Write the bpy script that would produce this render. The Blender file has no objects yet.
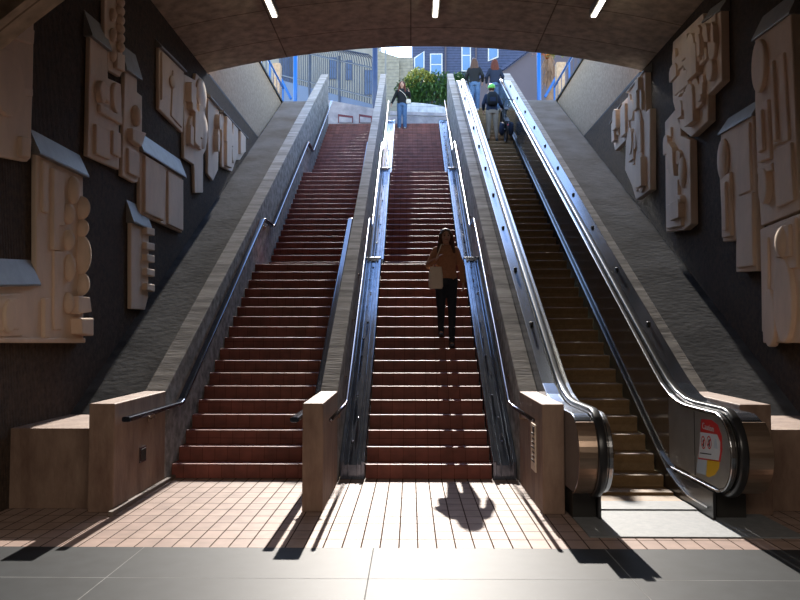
import bpy, math, random
from math import sin, cos, pi, radians, tan
from mathutils import Vector, Matrix

S = bpy.context.scene
COL = S.collection

# ------------------------------------------------------------------ camera
F_PX = 740.0
EYE = Vector((0, 0, 1.70))
YAW = math.atan(11 / F_PX)
PITCH = math.atan(35 / F_PX)
cd = bpy.data.cameras.new('camera'); cam = bpy.data.objects.new('camera', cd); COL.objects.link(cam)
cam.location = EYE; cam.rotation_euler = (pi / 2 + PITCH, 0, YAW)
cd.sensor_width = 36; cd.lens = F_PX / 800 * 36; cd.clip_end = 500; cd.clip_start = .05
S.camera = cam
CM = (Matrix.Rotation(YAW, 3, 'Z') @ Matrix.Rotation(pi / 2 + PITCH, 3, 'X'))

# ------------------------------------------------------------------ world, sun, exposure
w = bpy.data.worlds.new('world'); S.world = w; w.use_nodes = True
nt = w.node_tree
sky = nt.nodes.new('ShaderNodeTexSky'); sky.sky_type = 'NISHITA'; sky.sun_disc = False
sky.sun_elevation = radians(34); sky.sun_rotation = 0; sky.air_density = 1.0; sky.dust_density = 0.1; sky.ozone_density = 1.5
bg = nt.nodes['Background']; bg.inputs[1].default_value = 0.62
nt.links.new(sky.outputs[0], bg.inputs[0])
sl = bpy.data.lights.new('sun', 'SUN'); sun = bpy.data.objects.new('sun', sl); COL.objects.link(sun)
sl.energy = 7.2; sl.angle = radians(.53); sl.color = (1.0, .93, .84)
sun.rotation_euler = (-radians(90 - 34.4), 0, 0); sun.location = (0, 40, 30)
hl = bpy.data.lights.new('hall_fill_light', 'AREA'); hall = bpy.data.objects.new('hall_fill_light', hl); COL.objects.link(hall)
hl.shape = 'RECTANGLE'; hl.size = 6; hl.size_y = 3; hl.energy = 220; hl.color = (1, .9, .78)
hall.location = (0, 0.2, 4.2)  # unseen warm fill, added to brighten the relief panels and soffit
S.view_settings.view_transform = 'Standard'; S.view_settings.look = 'None'
S.view_settings.gamma = 1; S.view_settings.use_curve_mapping = False
S.view_settings.exposure = 0.3
S.render.engine = 'CYCLES'
S.cycles.max_bounces = 8; S.cycles.diffuse_bounces = 5; S.cycles.use_denoising = True
S.cycles.sample_clamp_indirect = 6

# ------------------------------------------------------------------ unprojecting measured points onto real planes
def ray(px, py):
    return CM @ Vector(((px - 400) / F_PX, -(py - 300) / F_PX, -1))
def at(px, py, X=None, Y=None, Z=None):
    d = ray(px, py)
    if X is not None: t = (X - EYE.x) / d.x
    elif Y is not None: t = (Y - EYE.y) / d.y
    else: t = (Z - EYE.z) / d.z
    return EYE + d * t

# ------------------------------------------------------------------ materials
def mat(name, col, rough=.8, metal=0, var=.25, scale=3.0, stretch=(1, 1, 1), bump=0.0, bscale=40, col2=None, emit=None, spec=.5, coat=0):
    m = bpy.data.materials.new(name); m.use_nodes = True
    n = m.node_tree.nodes; l = m.node_tree.links; b = n['Principled BSDF']
    b.inputs['Roughness'].default_value = rough; b.inputs['Metallic'].default_value = metal
    b.inputs['Specular IOR Level'].default_value = spec
    if coat: b.inputs['Coat Weight'].default_value = coat
    tc = n.new('ShaderNodeTexCoord'); mp = n.new('ShaderNodeMapping'); mp.inputs['Scale'].default_value = stretch
    l.new(tc.outputs['Object'], mp.inputs[0])
    ns = n.new('ShaderNodeTexNoise'); ns.inputs['Scale'].default_value = scale; ns.inputs['Detail'].default_value = 6; ns.inputs['Roughness'].default_value = .65
    l.new(mp.outputs[0], ns.inputs['Vector'])
    cr = n.new('ShaderNodeValToRGB'); cr.color_ramp.elements[0].position = .32; cr.color_ramp.elements[1].position = .68
    c2 = col2 or tuple(min(1, c * (1 + var)) for c in col)
    c1 = tuple(c * (1 - var) for c in col) if not col2 else col
    cr.color_ramp.elements[0].color = (*c1, 1); cr.color_ramp.elements[1].color = (*c2, 1)
    l.new(ns.outputs[0], cr.inputs[0]); l.new(cr.outputs[0], b.inputs['Base Color'])
    if bump:
        nb = n.new('ShaderNodeTexNoise'); nb.inputs['Scale'].default_value = bscale; nb.inputs['Detail'].default_value = 4
        l.new(mp.outputs[0], nb.inputs['Vector'])
        bp = n.new('ShaderNodeBump'); bp.inputs['Strength'].default_value = bump; bp.inputs['Distance'].default_value = .02
        l.new(nb.outputs[0], bp.inputs['Height']); l.new(bp.outputs[0], b.inputs['Normal'])
    if emit:
        b.inputs['Emission Color'].default_value = (*emit[0], 1); b.inputs['Emission Strength'].default_value = emit[1]
    return m

def brick(name, c1, c2, mortar, bw, bh, off=(0, 0, 0), msize=.004, rough=.5, bumpd=.3, swiz=None, noise=.2, offs=0.0, spec=.5):
    m = bpy.data.materials.new(name); m.use_nodes = True
    n = m.node_tree.nodes; l = m.node_tree.links; b = n['Principled BSDF']
    b.inputs['Roughness'].default_value = rough; b.inputs['Specular IOR Level'].default_value = spec
    tc = n.new('ShaderNodeTexCoord'); sp = n.new('ShaderNodeSeparateXYZ'); cb = n.new('ShaderNodeCombineXYZ')
    l.new(tc.outputs['Object'], sp.inputs[0])
    a = swiz or 'XY'
    l.new(sp.outputs[a[0]], cb.inputs[0]); l.new(sp.outputs[a[1]], cb.inputs[1])
    mp = n.new('ShaderNodeMapping'); mp.inputs['Location'].default_value = off; l.new(cb.outputs[0], mp.inputs[0])
    br = n.new('ShaderNodeTexBrick'); br.offset = offs; br.squash = 1
    br.inputs['Scale'].default_value = 1; br.inputs['Brick Width'].default_value = bw; br.inputs['Row Height'].default_value = bh
    br.inputs['Mortar Size'].default_value = msize; br.inputs['Mortar Smooth'].default_value = .1; br.inputs['Bias'].default_value = 0
    br.inputs['Color1'].default_value = (*c1, 1); br.inputs['Color2'].default_value = (*c2, 1); br.inputs['Mortar'].default_value = (*mortar, 1)
    l.new(mp.outputs[0], br.inputs['Vector'])
    ns = n.new('ShaderNodeTexNoise'); ns.inputs['Scale'].default_value = 6; ns.inputs['Detail'].default_value = 6; l.new(tc.outputs['Object'], ns.inputs['Vector'])
    mr = n.new('ShaderNodeMapRange'); mr.inputs[1].default_value = .3; mr.inputs[2].default_value = .7; mr.inputs[3].default_value = 1 - noise; mr.inputs[4].default_value = 1 + noise
    l.new(ns.outputs[0], mr.inputs[0])
    mx = n.new('ShaderNodeVectorMath'); mx.operation = 'SCALE'; l.new(br.outputs['Color'], mx.inputs[0]); l.new(mr.outputs[0], mx.inputs['Scale'])
    l.new(mx.outputs[0], b.inputs['Base Color'])
    mr2 = n.new('ShaderNodeMapRange'); mr2.inputs[3].default_value = rough; mr2.inputs[4].default_value = 1; l.new(br.outputs['Fac'], mr2.inputs[0]); l.new(mr2.outputs[0], b.inputs['Roughness'])
    mr3 = n.new('ShaderNodeMapRange'); mr3.inputs[3].default_value = spec; mr3.inputs[4].default_value = 0; l.new(br.outputs['Fac'], mr3.inputs[0]); l.new(mr3.outputs[0], b.inputs['Specular IOR Level'])
    bp = n.new('ShaderNodeBump'); bp.inputs['Strength'].default_value = bumpd; bp.inputs['Distance'].default_value = .01; bp.invert = True
    l.new(br.outputs['Fac'], bp.inputs['Height']); l.new(bp.outputs[0], b.inputs['Normal'])
    return m

def ribbed(name, c1, c2, freq, axis='Y', rough=.9, bump=.8, dist=.02, metal=0, wobble=2.0):
    """fine parallel ribs along one axis (rough corduroy concrete, grooved treads)"""
    m = bpy.data.materials.new(name); m.use_nodes = True
    n = m.node_tree.nodes; l = m.node_tree.links; b = n['Principled BSDF']
    b.inputs['Roughness'].default_value = rough; b.inputs['Metallic'].default_value = metal
    tc = n.new('ShaderNodeTexCoord')
    wv = n.new('ShaderNodeTexWave'); wv.bands_direction = axis; wv.inputs['Scale'].default_value = freq; wv.inputs['Distortion'].default_value = wobble
    wv.inputs['Detail'].default_value = 3; wv.inputs['Detail Scale'].default_value = 2
    l.new(tc.outputs['Object'], wv.inputs['Vector'])
    ns = n.new('ShaderNodeTexNoise'); ns.inputs['Scale'].default_value = 14; ns.inputs['Detail'].default_value = 8; ns.inputs['Roughness'].default_value = .75
    l.new(tc.outputs['Object'], ns.inputs['Vector'])
    cr = n.new('ShaderNodeValToRGB'); cr.color_ramp.elements[0].position = .35; cr.color_ramp.elements[1].position = .7
    cr.color_ramp.elements[0].color = (*c1, 1); cr.color_ramp.elements[1].color = (*c2, 1); l.new(ns.outputs[0], cr.inputs[0])
    l.new(cr.outputs[0], b.inputs['Base Color'])
    ad = n.new('ShaderNodeMath'); ad.operation = 'ADD'; l.new(wv.outputs['Fac'], ad.inputs[0]); l.new(ns.outputs[0], ad.inputs[1])
    bp = n.new('ShaderNodeBump'); bp.inputs['Strength'].default_value = bump; bp.inputs['Distance'].default_value = dist
    l.new(ad.outputs[0], bp.inputs['Height']); l.new(bp.outputs[0], b.inputs['Normal'])
    return m

M_ = {}
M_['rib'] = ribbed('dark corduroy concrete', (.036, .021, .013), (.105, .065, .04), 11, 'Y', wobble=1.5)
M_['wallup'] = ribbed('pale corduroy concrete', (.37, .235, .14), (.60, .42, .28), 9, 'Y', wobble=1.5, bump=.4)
M_['soffit'] = brick('board marked soffit', (.55, .43, .31), (.46, .36, .26), (.24, .18, .13), 2.4, 1.2, msize=.012, rough=.85, noise=.3)
M_['conc'] = mat('stained concrete', (.17, .13, .105), .7, var=.35, scale=2.5, stretch=(1, 1, .5), bump=.3, bscale=30)
M_['divider'] = mat('streaked grey concrete', (.13, .12, .115), .95, spec=.1, scale=3.2, stretch=(.35, 2.2, 2.2), bump=.3, bscale=18, col2=(.40, .38, .36))
M_['wing'] = mat('brown concrete', (.15, .085, .06), .65, var=.35, scale=4, stretch=(1, 1, .35), bump=.25, bscale=30, col2=(.30, .20, .145))
M_['ledge'] = mat('worn sloped concrete', (.025, .025, .028), .95, spec=.1, scale=1.5, stretch=(.7, .9, .9), bump=.25, bscale=14, col2=(.11, .11, .115))
M_['tile'] = brick('plaza tile', (.33, .235, .195), (.28, .195, .165), (.08, .055, .045), .152, .259, off=(-.206, -5.99, 0), msize=.0062, rough=.5, spec=.16, noise=.15)
M_['paver'] = brick('dark tactile paver', (.023, .026, .029), (.020, .023, .026), (.2, .2, .2), 1.84, .75, off=(-1.54, -.745, 0), msize=.004, rough=.5, spec=.17, noise=.2)
M_['riser'] = brick('red quarry tile', (.21, .058, .04), (.26, .074, .052), (.10, .035, .028), .152, .4, msize=.0025, rough=.55, noise=.25, swiz='XZ')
M_['panel'] = mat('tan cast concrete', (.74, .565, .43), .85, var=.1, scale=3, stretch=(1, 1, .4), bump=.2, bscale=25)
M_['flash'] = mat('lead flashing', (.27, .255, .24), .55, metal=.3, var=.15, scale=5)
M_['bronze'] = mat('handrail bronze', (.10, .12, .17), .14, metal=.9, var=.15, scale=8)
M_['steelrail'] = mat('thin steel handrail', (.2, .19, .22), .14, metal=.9, var=.1, scale=8)
M_['bracket'] = mat('rail bracket', (.35, .26, .2), .4, metal=.7, var=.2)
M_['channel'] = mat('scuffed channel metal', (.12, .15, .21), .15, metal=.8, scale=7, stretch=(1, .6, .6), bump=.05, bscale=9, col2=(.26, .30, .38))
M_['stain'] = mat('brushed stainless', (.50, .51, .53), .24, metal=1, var=.12, scale=2, stretch=(6, .4, .4))
M_['deck'] = mat('deck stainless', (.21, .24, .30), .2, metal=.95, var=.06, scale=2)
M_['inner'] = mat('balustrade panel metal', (.30, .28, .26), .14, metal=.85, scale=2.5, stretch=(1, .8, .8), col2=(.42, .41, .4))
M_['newelp'] = mat('newel brushed metal', (.5, .49, .46), .35, metal=.7, var=.12, scale=3)
M_['copper'] = mat('coppery newel metal', (.50, .36, .27), .3, metal=.9, var=.25, scale=4, stretch=(.3, .3, 3))
M_['rubber'] = mat('black rubber', (.02, .02, .022), .28, var=.1)
M_['blk'] = mat('dark base', (.02, .018, .016), .5, var=.3)
M_['step'] = ribbed('grooved escalator step', (.21, .125, .055), (.32, .195, .09), 30, 'X', .6, .5, .006, metal=0, wobble=0)
M_['plate'] = ribbed('comb plate', (.16, .17, .18), (.22, .23, .24), 25, 'X', .65, .3, .004, metal=.1, wobble=0)
M_['white'] = mat('white paint', (.6, .6, .6), .6, var=.03)
M_['red'] = mat('sticker red', (.62, .03, .03), .4, var=.05)
M_['maroon'] = mat('maroon paint', (.13, .02, .03), .6)
M_['yellow'] = mat('sticker yellow', (.75, .42, .02), .4, var=.05)
M_['grey'] = mat('sticker grey', (.45, .5, .55), .4, var=.05)
M_['black'] = mat('black print', (.02, .02, .02), .5, var=.05)
M_['lamp'] = mat('tube', (.9, .9, .8), .5, emit=((1, .95, .8), 7))
M_['post'] = mat('blue paint', (.01, .12, .42), .4, var=.05)
M_['navy'] = mat('navy painted metal', (.03, .05, .12), .45, var=.15)
M_['pick'] = mat('fence metal', (.05, .06, .09), .45, metal=.4)
M_['beige'] = brick('beige siding', (.27, .25, .2), (.25, .23, .19), (.2, .19, .17), 8, .16, msize=.012, rough=.8, swiz='XZ')
M_['stucco'] = mat('pale ribbed siding', (.25, .24, .22), .8, var=.12, scale=1, stretch=(3, 1, .2))
M_['bluew'] = brick('slate blue siding', (.045, .06, .13), (.04, .055, .12), (.025, .035, .07), 9, .14, msize=.01, rough=.7, swiz='XZ')
M_['mauve'] = mat('mauve grey render', (.095, .08, .10), .85, var=.08, scale=.6)
M_['glass'] = mat('sky lit window pane', (.12, .21, .34), .12, metal=.3, var=.12, scale=.8)
M_['dglass'] = mat('dark window pane', (.05, .08, .16), .25, metal=.1, var=.2, scale=.8)
M_['slab'] = mat('street slab', (.4, .38, .36), .85, var=.15)
M_['wtile'] = brick('white bench tile', (.5, .5, .52), (.46, .46, .5), (.3, .3, .33), .3, .3, msize=.008, rough=.35, swiz='XZ')
M_['graf'] = mat('painted parapet', (.22, .2, .22), .7, scale=2.5, col2=(.46, .40, .41))
M_['leaf'] = mat('green leaf', (.02, .065, .015), .5, scale=12, col2=(.06, .14, .03))
M_['leafy'] = mat('yellow green leaf', (.22, .28, .05), .5, scale=12, col2=(.4, .38, .1))
M_['orange'] = mat('orange dry leaf', (.7, .22, .03), .6, var=.4, scale=9)
M_['brownleaf'] = mat('dry brown frond', (.22, .13, .08), .8, var=.3)
M_['skin'] = mat('skin', (.55, .32, .23), .5, var=.06, scale=9)
M_['haira'] = mat('auburn hair', (.10, .02, .008), .8, var=.4, scale=20, stretch=(3, 3, .6))
M_['hairb'] = mat('light brown hair', (.08, .032, .013), .6, var=.4, scale=20, stretch=(3, 3, .6))
M_['sweater'] = mat('brown knit', (.42, .20, .11), .9, var=.15, scale=30)
M_['denimd'] = mat('dark denim', (.012, .018, .03), .8, var=.2, scale=30)
M_['denim'] = mat('blue denim', (.09, .165, .31), .85, var=.2, scale=14)
M_['blackc'] = mat('black cloth', (.007, .007, .009), .85, var=.2)
M_['khaki'] = mat('khaki cloth', (.30, .24, .18), .9, var=.12)
M_['bluec'] = mat('dark navy cloth', (.010, .017, .042), .85, var=.2)
M_['cream'] = mat('cream canvas', (.8, .70, .58), .9, var=.06)
M_['helmet'] = mat('lime helmet', (.22, .65, .10), .35, var=.15)
M_['shoe'] = mat('shoe', (.03, .03, .03), .5)
M_['shoew'] = mat('pale shoe', (.6, .55, .55), .6)
M_['eye'] = mat('eye', (.02, .015, .01), .2)
M_['lip'] = mat('lip', (.35, .1, .09), .5)

# ------------------------------------------------------------------ mesh builder
class MB:
    def __init__(s): s.v = []; s.f = []
    def add(s, vs, fs):
        o = len(s.v); s.v += [tuple(v) for v in vs]; s.f += [tuple(i + o for i in f) for f in fs]
    def box(s, x0, x1, y0, y1, z0, z1):
        x0, x1 = sorted((x0, x1)); y0, y1 = sorted((y0, y1)); z0, z1 = sorted((z0, z1))
        s.add([(x0, y0, z0), (x1, y0, z0), (x1, y1, z0), (x0, y1, z0), (x0, y0, z1), (x1, y0, z1), (x1, y1, z1), (x0, y1, z1)],
              [(0, 3, 2, 1), (4, 5, 6, 7), (0, 1, 5, 4), (1, 2, 6, 5), (2, 3, 7, 6), (3, 0, 4, 7)])
    def prism(s, poly, a0, a1, axis='X'):
        """poly: 2D points in the plane across `axis` (X: (y,z), Y: (x,z), Z: (x,y))"""
        ar = sum(poly[i][0] * poly[(i + 1) % len(poly)][1] - poly[(i + 1) % len(poly)][0] * poly[i][1] for i in range(len(poly)))
        if ar < 0: poly = poly[::-1]
        if a0 > a1: a0, a1 = a1, a0
        def P(p, a): return {'X': (a, p[0], p[1]), 'Y': (p[0], a, p[1]), 'Z': (p[0], p[1], a)}[axis]
        n = len(poly); vs = [P(p, a0) for p in poly] + [P(p, a1) for p in poly]
        fs = [tuple(range(n))[::-1], tuple(range(n, 2 * n))] + [(i, (i + 1) % n, n + (i + 1) % n, n + i) for i in range(n)]
        if axis == 'Y': fs = [f[::-1] for f in fs]
        s.add(vs, fs)
    def tube(s, pts, r, n=8, flat=None, caps=True):
        """round tube or (flat=(half_width, half_height)) rectangular-ish bar along pts; r may be a list"""
        pts = [Vector(p) for p in pts]; rings = []
        for i, p in enumerate(pts):
            d = (pts[min(i + 1, len(pts) - 1)] - pts[max(i - 1, 0)])
            if d.length < 1e-9: d = Vector((0, 1, 0))
            d.normalize()
            ref = Vector((1, 0, 0)) if abs(d.x) < .9 else Vector((0, 0, 1))
            v = d.cross(ref).normalized(); u = v.cross(d).normalized()
            rr = r[i] if isinstance(r, (list, tuple)) else r
            ring = []
            for k in range(n):
                a = 2 * pi * (k + .5) / n
                if flat: 
                    ca, sa = cos(a), sin(a)
                    q = u * (flat[0] * math.copysign(abs(ca) ** .5, ca)) + v * (flat[1] * math.copysign(abs(sa) ** .5, sa))
                else: q = (u * cos(a) + v * sin(a)) * rr
                ring.append(p + q)
            rings.append(ring)
        vs = [q for g in rings for q in g]; m = len(rings)
        fs = [(i * n + k, i * n + (k + 1) % n, (i + 1) * n + (k + 1) % n, (i + 1) * n + k) for i in range(m - 1) for k in range(n)]
        if caps: fs += [tuple(range(n))[::-1], tuple((m - 1) * n + k for k in range(n))]
        s.add(vs, fs)
    def ell(s, c, r, n=12, m=8, rot=None):
        c = Vector(c); vs = []; 
        for j in range(m + 1):
            t = pi * j / m
            for k in range(n):
                a = 2 * pi * k / n
                q = Vector((r[0] * sin(t) * cos(a), r[1] * sin(t) * sin(a), r[2] * cos(t)))
                if rot: q = rot @ q
                vs.append(c + q)
        fs = [(j * n + k, (j + 1) * n + k, (j + 1) * n + (k + 1) % n, j * n + (k + 1) % n) for j in range(m) for k in range(n)]
        s.add(vs, fs)
    def cap(s, a, ra, b, rb, n=12):
        """tapered capsule"""
        a = Vector(a); b = Vector(b); d = (b - a); L = d.length; d = d.normalized() if L > 1e-6 else Vector((0, 0, 1))
        pts = []; rs = []
        for t in (90, 65, 40, 20): pts.append(a - d * ra * sin(radians(t))); rs.append(max(ra * cos(radians(t)), .0005))
        pts.append(a); rs.append(ra); pts.append(b); rs.append(rb)
        for t in (20, 40, 65, 90): pts.append(b + d * rb * sin(radians(t))); rs.append(max(rb * cos(radians(t)), .0005))
        ref = Vector((1, 0, 0)) if abs(d.x) < .9 else Vector((0, 0, 1))
        v = d.cross(ref).normalized(); u = v.cross(d)
        vs = [p + (u * cos(2 * pi * k / n) + v * sin(2 * pi * k / n)) * r for p, r in zip(pts, rs) for k in range(n)]
        m = len(pts)
        fs = [(i * n + k, i * n + (k + 1) % n, (i + 1) * n + (k + 1) % n, (i + 1) * n + k) for i in range(m - 1) for k in range(n)]
        fs += [tuple(range(n))[::-1], tuple((m - 1) * n + k for k in range(n))]
        s.add(vs, fs)
    def loft(s, secs, n=20):
        """secs: (center, rx, ry) horizontal super-ellipses, bottom to top"""
        vs = []
        for c, rx, ry in secs:
            for k in range(n):
                a = 2 * pi * k / n; ca, sa = cos(a), sin(a)
                vs.append((c[0] + rx * math.copysign(abs(ca) ** .85, ca), c[1] + ry * math.copysign(abs(sa) ** .85, sa), c[2]))
        m = len(secs)
        fs = [(i * n + k, i * n + (k + 1) % n, (i + 1) * n + (k + 1) % n, (i + 1) * n + k) for i in range(m - 1) for k in range(n)]
        fs += [tuple(range(n))[::-1], tuple((m - 1) * n + k for k in range(n))]
        s.add(vs, fs)
    def build(s, name, m, parent=None, bevel=0, smooth=False, remesh=0, **props):
        me = bpy.data.meshes.new(name); me.from_pydata(s.v, [], s.f); me.update()
        if smooth or remesh:
            for p in me.polygons: p.use_smooth = True
        me.materials.append(M_[m] if isinstance(m, str) else m)
        o = bpy.data.objects.new(name, me); COL.objects.link(o)
        if parent is not None: o.parent = parent
        if remesh:
            r = o.modifiers.new('r', 'REMESH'); r.mode = 'VOXEL'; r.voxel_size = remesh; r.use_smooth_shade = True
            q = o.modifiers.new('s', 'SMOOTH'); q.factor = .5; q.iterations = 4
        if bevel:
            b = o.modifiers.new('b', 'BEVEL'); b.width = bevel; b.segments = 2; b.limit_method = 'ANGLE'
        for k, v in props.items(): o[k] = v
        return o

def thing(name, label, category, group=None, loc=(0, 0, 0), rz=0, rx=0):
    o = bpy.data.objects.new(name, None); COL.objects.link(o)
    o.location = loc; o.rotation_euler = (rx, 0, rz); o.empty_display_size = .2
    o['label'] = label; o['category'] = category
    if group: o['group'] = group
    return o
def struct(mb, name, m, **kw):
    kw.setdefault('kind', 'structure'); return mb.build(name, m, **kw)

# ------------------------------------------------------------------ key dimensions
WL, WR = -3.95, 4.45                # tunnel side walls
RIS, TRD, LAND = .1665, .27, 1.29    # stair risers, treads, landings
Y0 = 8.85                           # foot of the stairs
T30 = .583
FLY = [Y0 + i * (17 * TRD + LAND) for i in range(3)]
FLZ = [i * 18 * RIS for i in range(3)]
TOPY = FLY[2] + 17 * TRD; TOPZ = 54 * RIS
DIV = lambda y: 1.05 + T30 * (y - 8.6)
ESC = lambda y: T30 * (y - 7.9)
LEDGE = lambda y: T30 * (y - 7.21)
YM = 14.08                          # mouth of the tunnel
STREET = 8.82

# ------------------------------------------------------------------ structure
b = MB(); b.box(-4.6, 5.2, 5.99, 8.9, -.2, 0); struct(b, 'floor', 'tile')
b = MB(); b.box(-4.6, 5.2, -4, 5.99, -.2, 0.001); struct(b, 'floor_paving', 'paver')
# side walls (tunnel part, dark) from the hall to where the ledge meets the street
def sidewall(x0, x1, name, side):
    b = MB(); b.box(x0, x1, -4, 24.9, -.2, 6.78); struct(b, name, 'rib')
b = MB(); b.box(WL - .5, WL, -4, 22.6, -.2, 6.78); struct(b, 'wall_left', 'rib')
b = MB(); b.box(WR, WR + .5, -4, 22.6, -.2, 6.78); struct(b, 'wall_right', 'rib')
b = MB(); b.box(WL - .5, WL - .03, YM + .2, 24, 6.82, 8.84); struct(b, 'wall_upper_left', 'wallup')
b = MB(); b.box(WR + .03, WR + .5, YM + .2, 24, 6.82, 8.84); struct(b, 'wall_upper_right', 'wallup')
b = MB(); b.box(WL - .1, WL - .01, YM + .2, 22.6, 6.78, 6.83); struct(b, 'trim_1', 'blk')
b = MB(); b.box(WR + .01, WR + .1, YM + .2, 22.6, 6.78, 6.83); struct(b, 'trim_2', 'blk')
b = MB(); b.box(WL - .16, WL + .01, YM + 1.2, 24, 8.84, 8.9); struct(b, 'trim_3', 'blk')
b = MB(); b.box(WR - .01, WR + .16, YM + 1.2, 24, 8.84, 8.9); struct(b, 'trim_4', 'blk')
# vaulted soffit
xc = (WL + WR) / 2; hw = (WR - WL) / 2
arc = [(WL + (WR - WL) * i / 24, 6.78 + .50 * (1 - ((WL + (WR - WL) * i / 24 - xc) / hw) ** 2)) for i in range(25)]
poly = arc + [(WR + .5, 6.78), (WR + .5, 8.1), (WL - .5, 8.1), (WL - .5, 6.78)]
b = MB(); b.prism(poly, 6.2, YM, 'Y'); struct(b, 'ceiling', 'soffit')
# arched header between the hall and the stairwell
harc = []
for i in range(41):
    x = -4.45 + 9.4 * i / 40
    harc.append((x, 5.78 - .115 * (x - .25) ** 2 ))
poly = harc + [(4.95, 8.1), (-4.45, 8.1)]
b = MB(); b.prism(poly, 5.9, 6.2, 'Y'); struct(b, 'wall_header', 'soffit')
b = MB(); b.box(-4.45, 4.95, -4, 5.9, 5.7, 6.0); struct(b, 'ceiling_hall', 'soffit')
b = MB(); b.box(-4.45, 4.95, -4.3, -4, -.2, 6.0); struct(b, 'wall_back', 'conc')
# sloped ledges beside the walls
for nm, x0, x1 in (('ledge_left', WL, -3.1), ('ledge_right', 3.42, WR)):
    poly = [(8.56, 0), (8.56, .78), (22.5, LEDGE(22.5)), (24, LEDGE(22.5)), (24, 0)]
    b = MB(); b.prism(poly, x0, x1, 'X'); struct(b, nm, 'ledge')
    b = MB(); b.box(x0, x1, 7.3, 8.56, 0, .78); struct(b, nm + '_foot', 'wing')
# concrete dividing walls with sloping tops
def divider(name, x0, x1, y0=7.12, yend=25.2):
    yk = 8.6
    poly = [(yk, 0), (yk, 1.05), (yend, DIV(yend)), (yend, 0)]
    b = MB(); b.prism(poly, x0, x1, 'X'); struct(b, name, 'divider', bevel=.012)
    b = MB(); b.prism([(y0, 0), (y0, 1.04), (yk, 1.05), (yk, 0)], x0, x1, 'X'); struct(b, name.replace('wall_divider', 'wall_wing'), 'wing', bevel=.01)
divider('wall_divider_left', -3.1, -2.85)
divider('wall_divider_middle', -1.05, -.85, 7.18)
divider('wall_divider_right', 1.25, 1.46)
divider('wall_divider_far', 3.12, 3.42)
# thin white kerb at the foot of left wing wall
b = MB(); b.box(-2.85, -2.80, 7.0, 8.85, 0, .04); struct(b, 'trim_5', 'conc')

# ------------------------------------------------------------------ stairs (every step its own part)
def stairs(label, x0, x1):
    t = thing('staircase', label, 'stairs', loc=((x0 + x1) / 2, Y0, 0))
    cx = (x0 + x1) / 2
    for f in range(3):
        for k in range(1, 19):
            y = FLY[f] + (k - 1) * TRD; z = FLZ[f] + k * RIS
            d = TRD if k < 18 else (LAND if f < 2 else .6)
            b = MB()
            xa, xb = x0 - cx + .002, x1 - cx - .002
            b.prism([(y - Y0, z - RIS), (y - Y0, z - .03), *[(y - Y0 + .028 * (1 - sin(radians(a_))), z - .028 * (1 - cos(radians(a_)))) for a_ in (90, 70, 50, 38, 28, 18, 9, 0)], (y - Y0 + d, z), (y - Y0 + d, z - RIS)], xa, xb, 'X')
            b.build('landing' if k == 18 else 'step', 'riser', t)
    return t
stairs('wide red-brown tiled staircase with nobody on it', -2.85, -1.05)
stairs('narrower red-brown tiled staircase with the person in the brown sweater on it', -.54, .955)
# solid ground under the stairs and channels
b = MB()
poly = [(Y0 + .05, 0)]
for f in range(3):
    poly += [(FLY[f] + .1, FLZ[f]), (FLY[f] + 17 * TRD + .0, FLZ[f] + 17 * RIS - .06)]
    poly += [(FLY[f] + 17 * TRD + LAND - .05, FLZ[f] + 17 * RIS - .03)]
poly = [p for p in poly if p[0] <= TOPY + .6] + [(TOPY + .6, 0)]
b.prism(poly, -2.85, -1.05, 'X'); struct(b, 'ground_left_stair', 'conc')
b = MB(); b.prism([(p[0], p[1]) for p in poly], -.85, 1.25, 'X'); struct(b, 'ground_middle_stair', 'conc')
# stair side stringers where channels lie
# ------------------------------------------------------------------ metal channels either side of the middle stair
def channel(label, x0, x1, f, grp):
    x0 += .008; x1 -= .008
    ys, zs = FLY[f] - .05, FLZ[f]
    ye = FLY[f] + 17 * TRD + .05
    L = math.hypot(ye - ys, 17 * RIS)
    t = thing('metal_channel', label, 'channel', grp, loc=(x0, ys, zs))
    sl = RIS / TRD
    top = lambda y: (y) * sl + .20
    b = MB(); ey = ye - ys
    # web plate
    b.prism([(0, 0), (0, top(0) - .03), (ey - .0, top(ey) - .03), (ey, 18 * RIS), (ey - .1, 17 * RIS - .2)], 0.02, x1 - x0 - .02, 'X')
    b.build('web', 'channel', t)
    wd = x1 - x0
    for xa, xb in ((0, .045), (wd * .30, wd * .30 + .02), (wd * .68, wd * .68 + .02), (wd - .045, wd)):
        b = MB(); h = .03 if xa in (0,) or xb == wd else .015
        b.prism([(-.01, 0), (-.01, top(0) + h - .02), (ey, top(ey) + h - .02), (ey, top(ey) - .12), (.1, 0)], xa, xb, 'X')
        b.build('flange', 'channel', t, bevel=.006)
    # rounded end cap at the landing
    b = MB(); b.prism([(ey - .02, top(ey) + .035), (ey + .10, top(ey) + .035), (ey + .13, top(ey) - .02), (ey + .13, top(ey) - .2), (ey - .02, top(ey) - .2)], -.005, wd + .005, 'X')
    b.build('end_cap', 'deck', t, bevel=.02)
    rnd = random.Random(f * 7 + int(x0 * 10))
    n = 11
    for i in range(n):
        y = .35 + (ey - .6) * i / (n - 1)
        b = MB()
        c = Vector((wd * rnd.choice((.42, .56)), y + rnd.uniform(-.03, .03), top(y) - .025))
        b.ell(c, (.018, .018, .014), 8, 6)
        b.build('bolt', 'steelrail', t, smooth=True)
for f, w_ in enumerate(('lowest', 'middle', 'topmost')):
    channel('grey bolted metal channel on the wide-stair side of the middle stair, %s flight' % w_, -.85, -.54, f, 'bolted channels beside the middle stair')
    channel('grey bolted metal channel on the escalator side of the middle stair, %s flight' % w_, .955, 1.25, f, 'bolted channels beside the middle stair')

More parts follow.
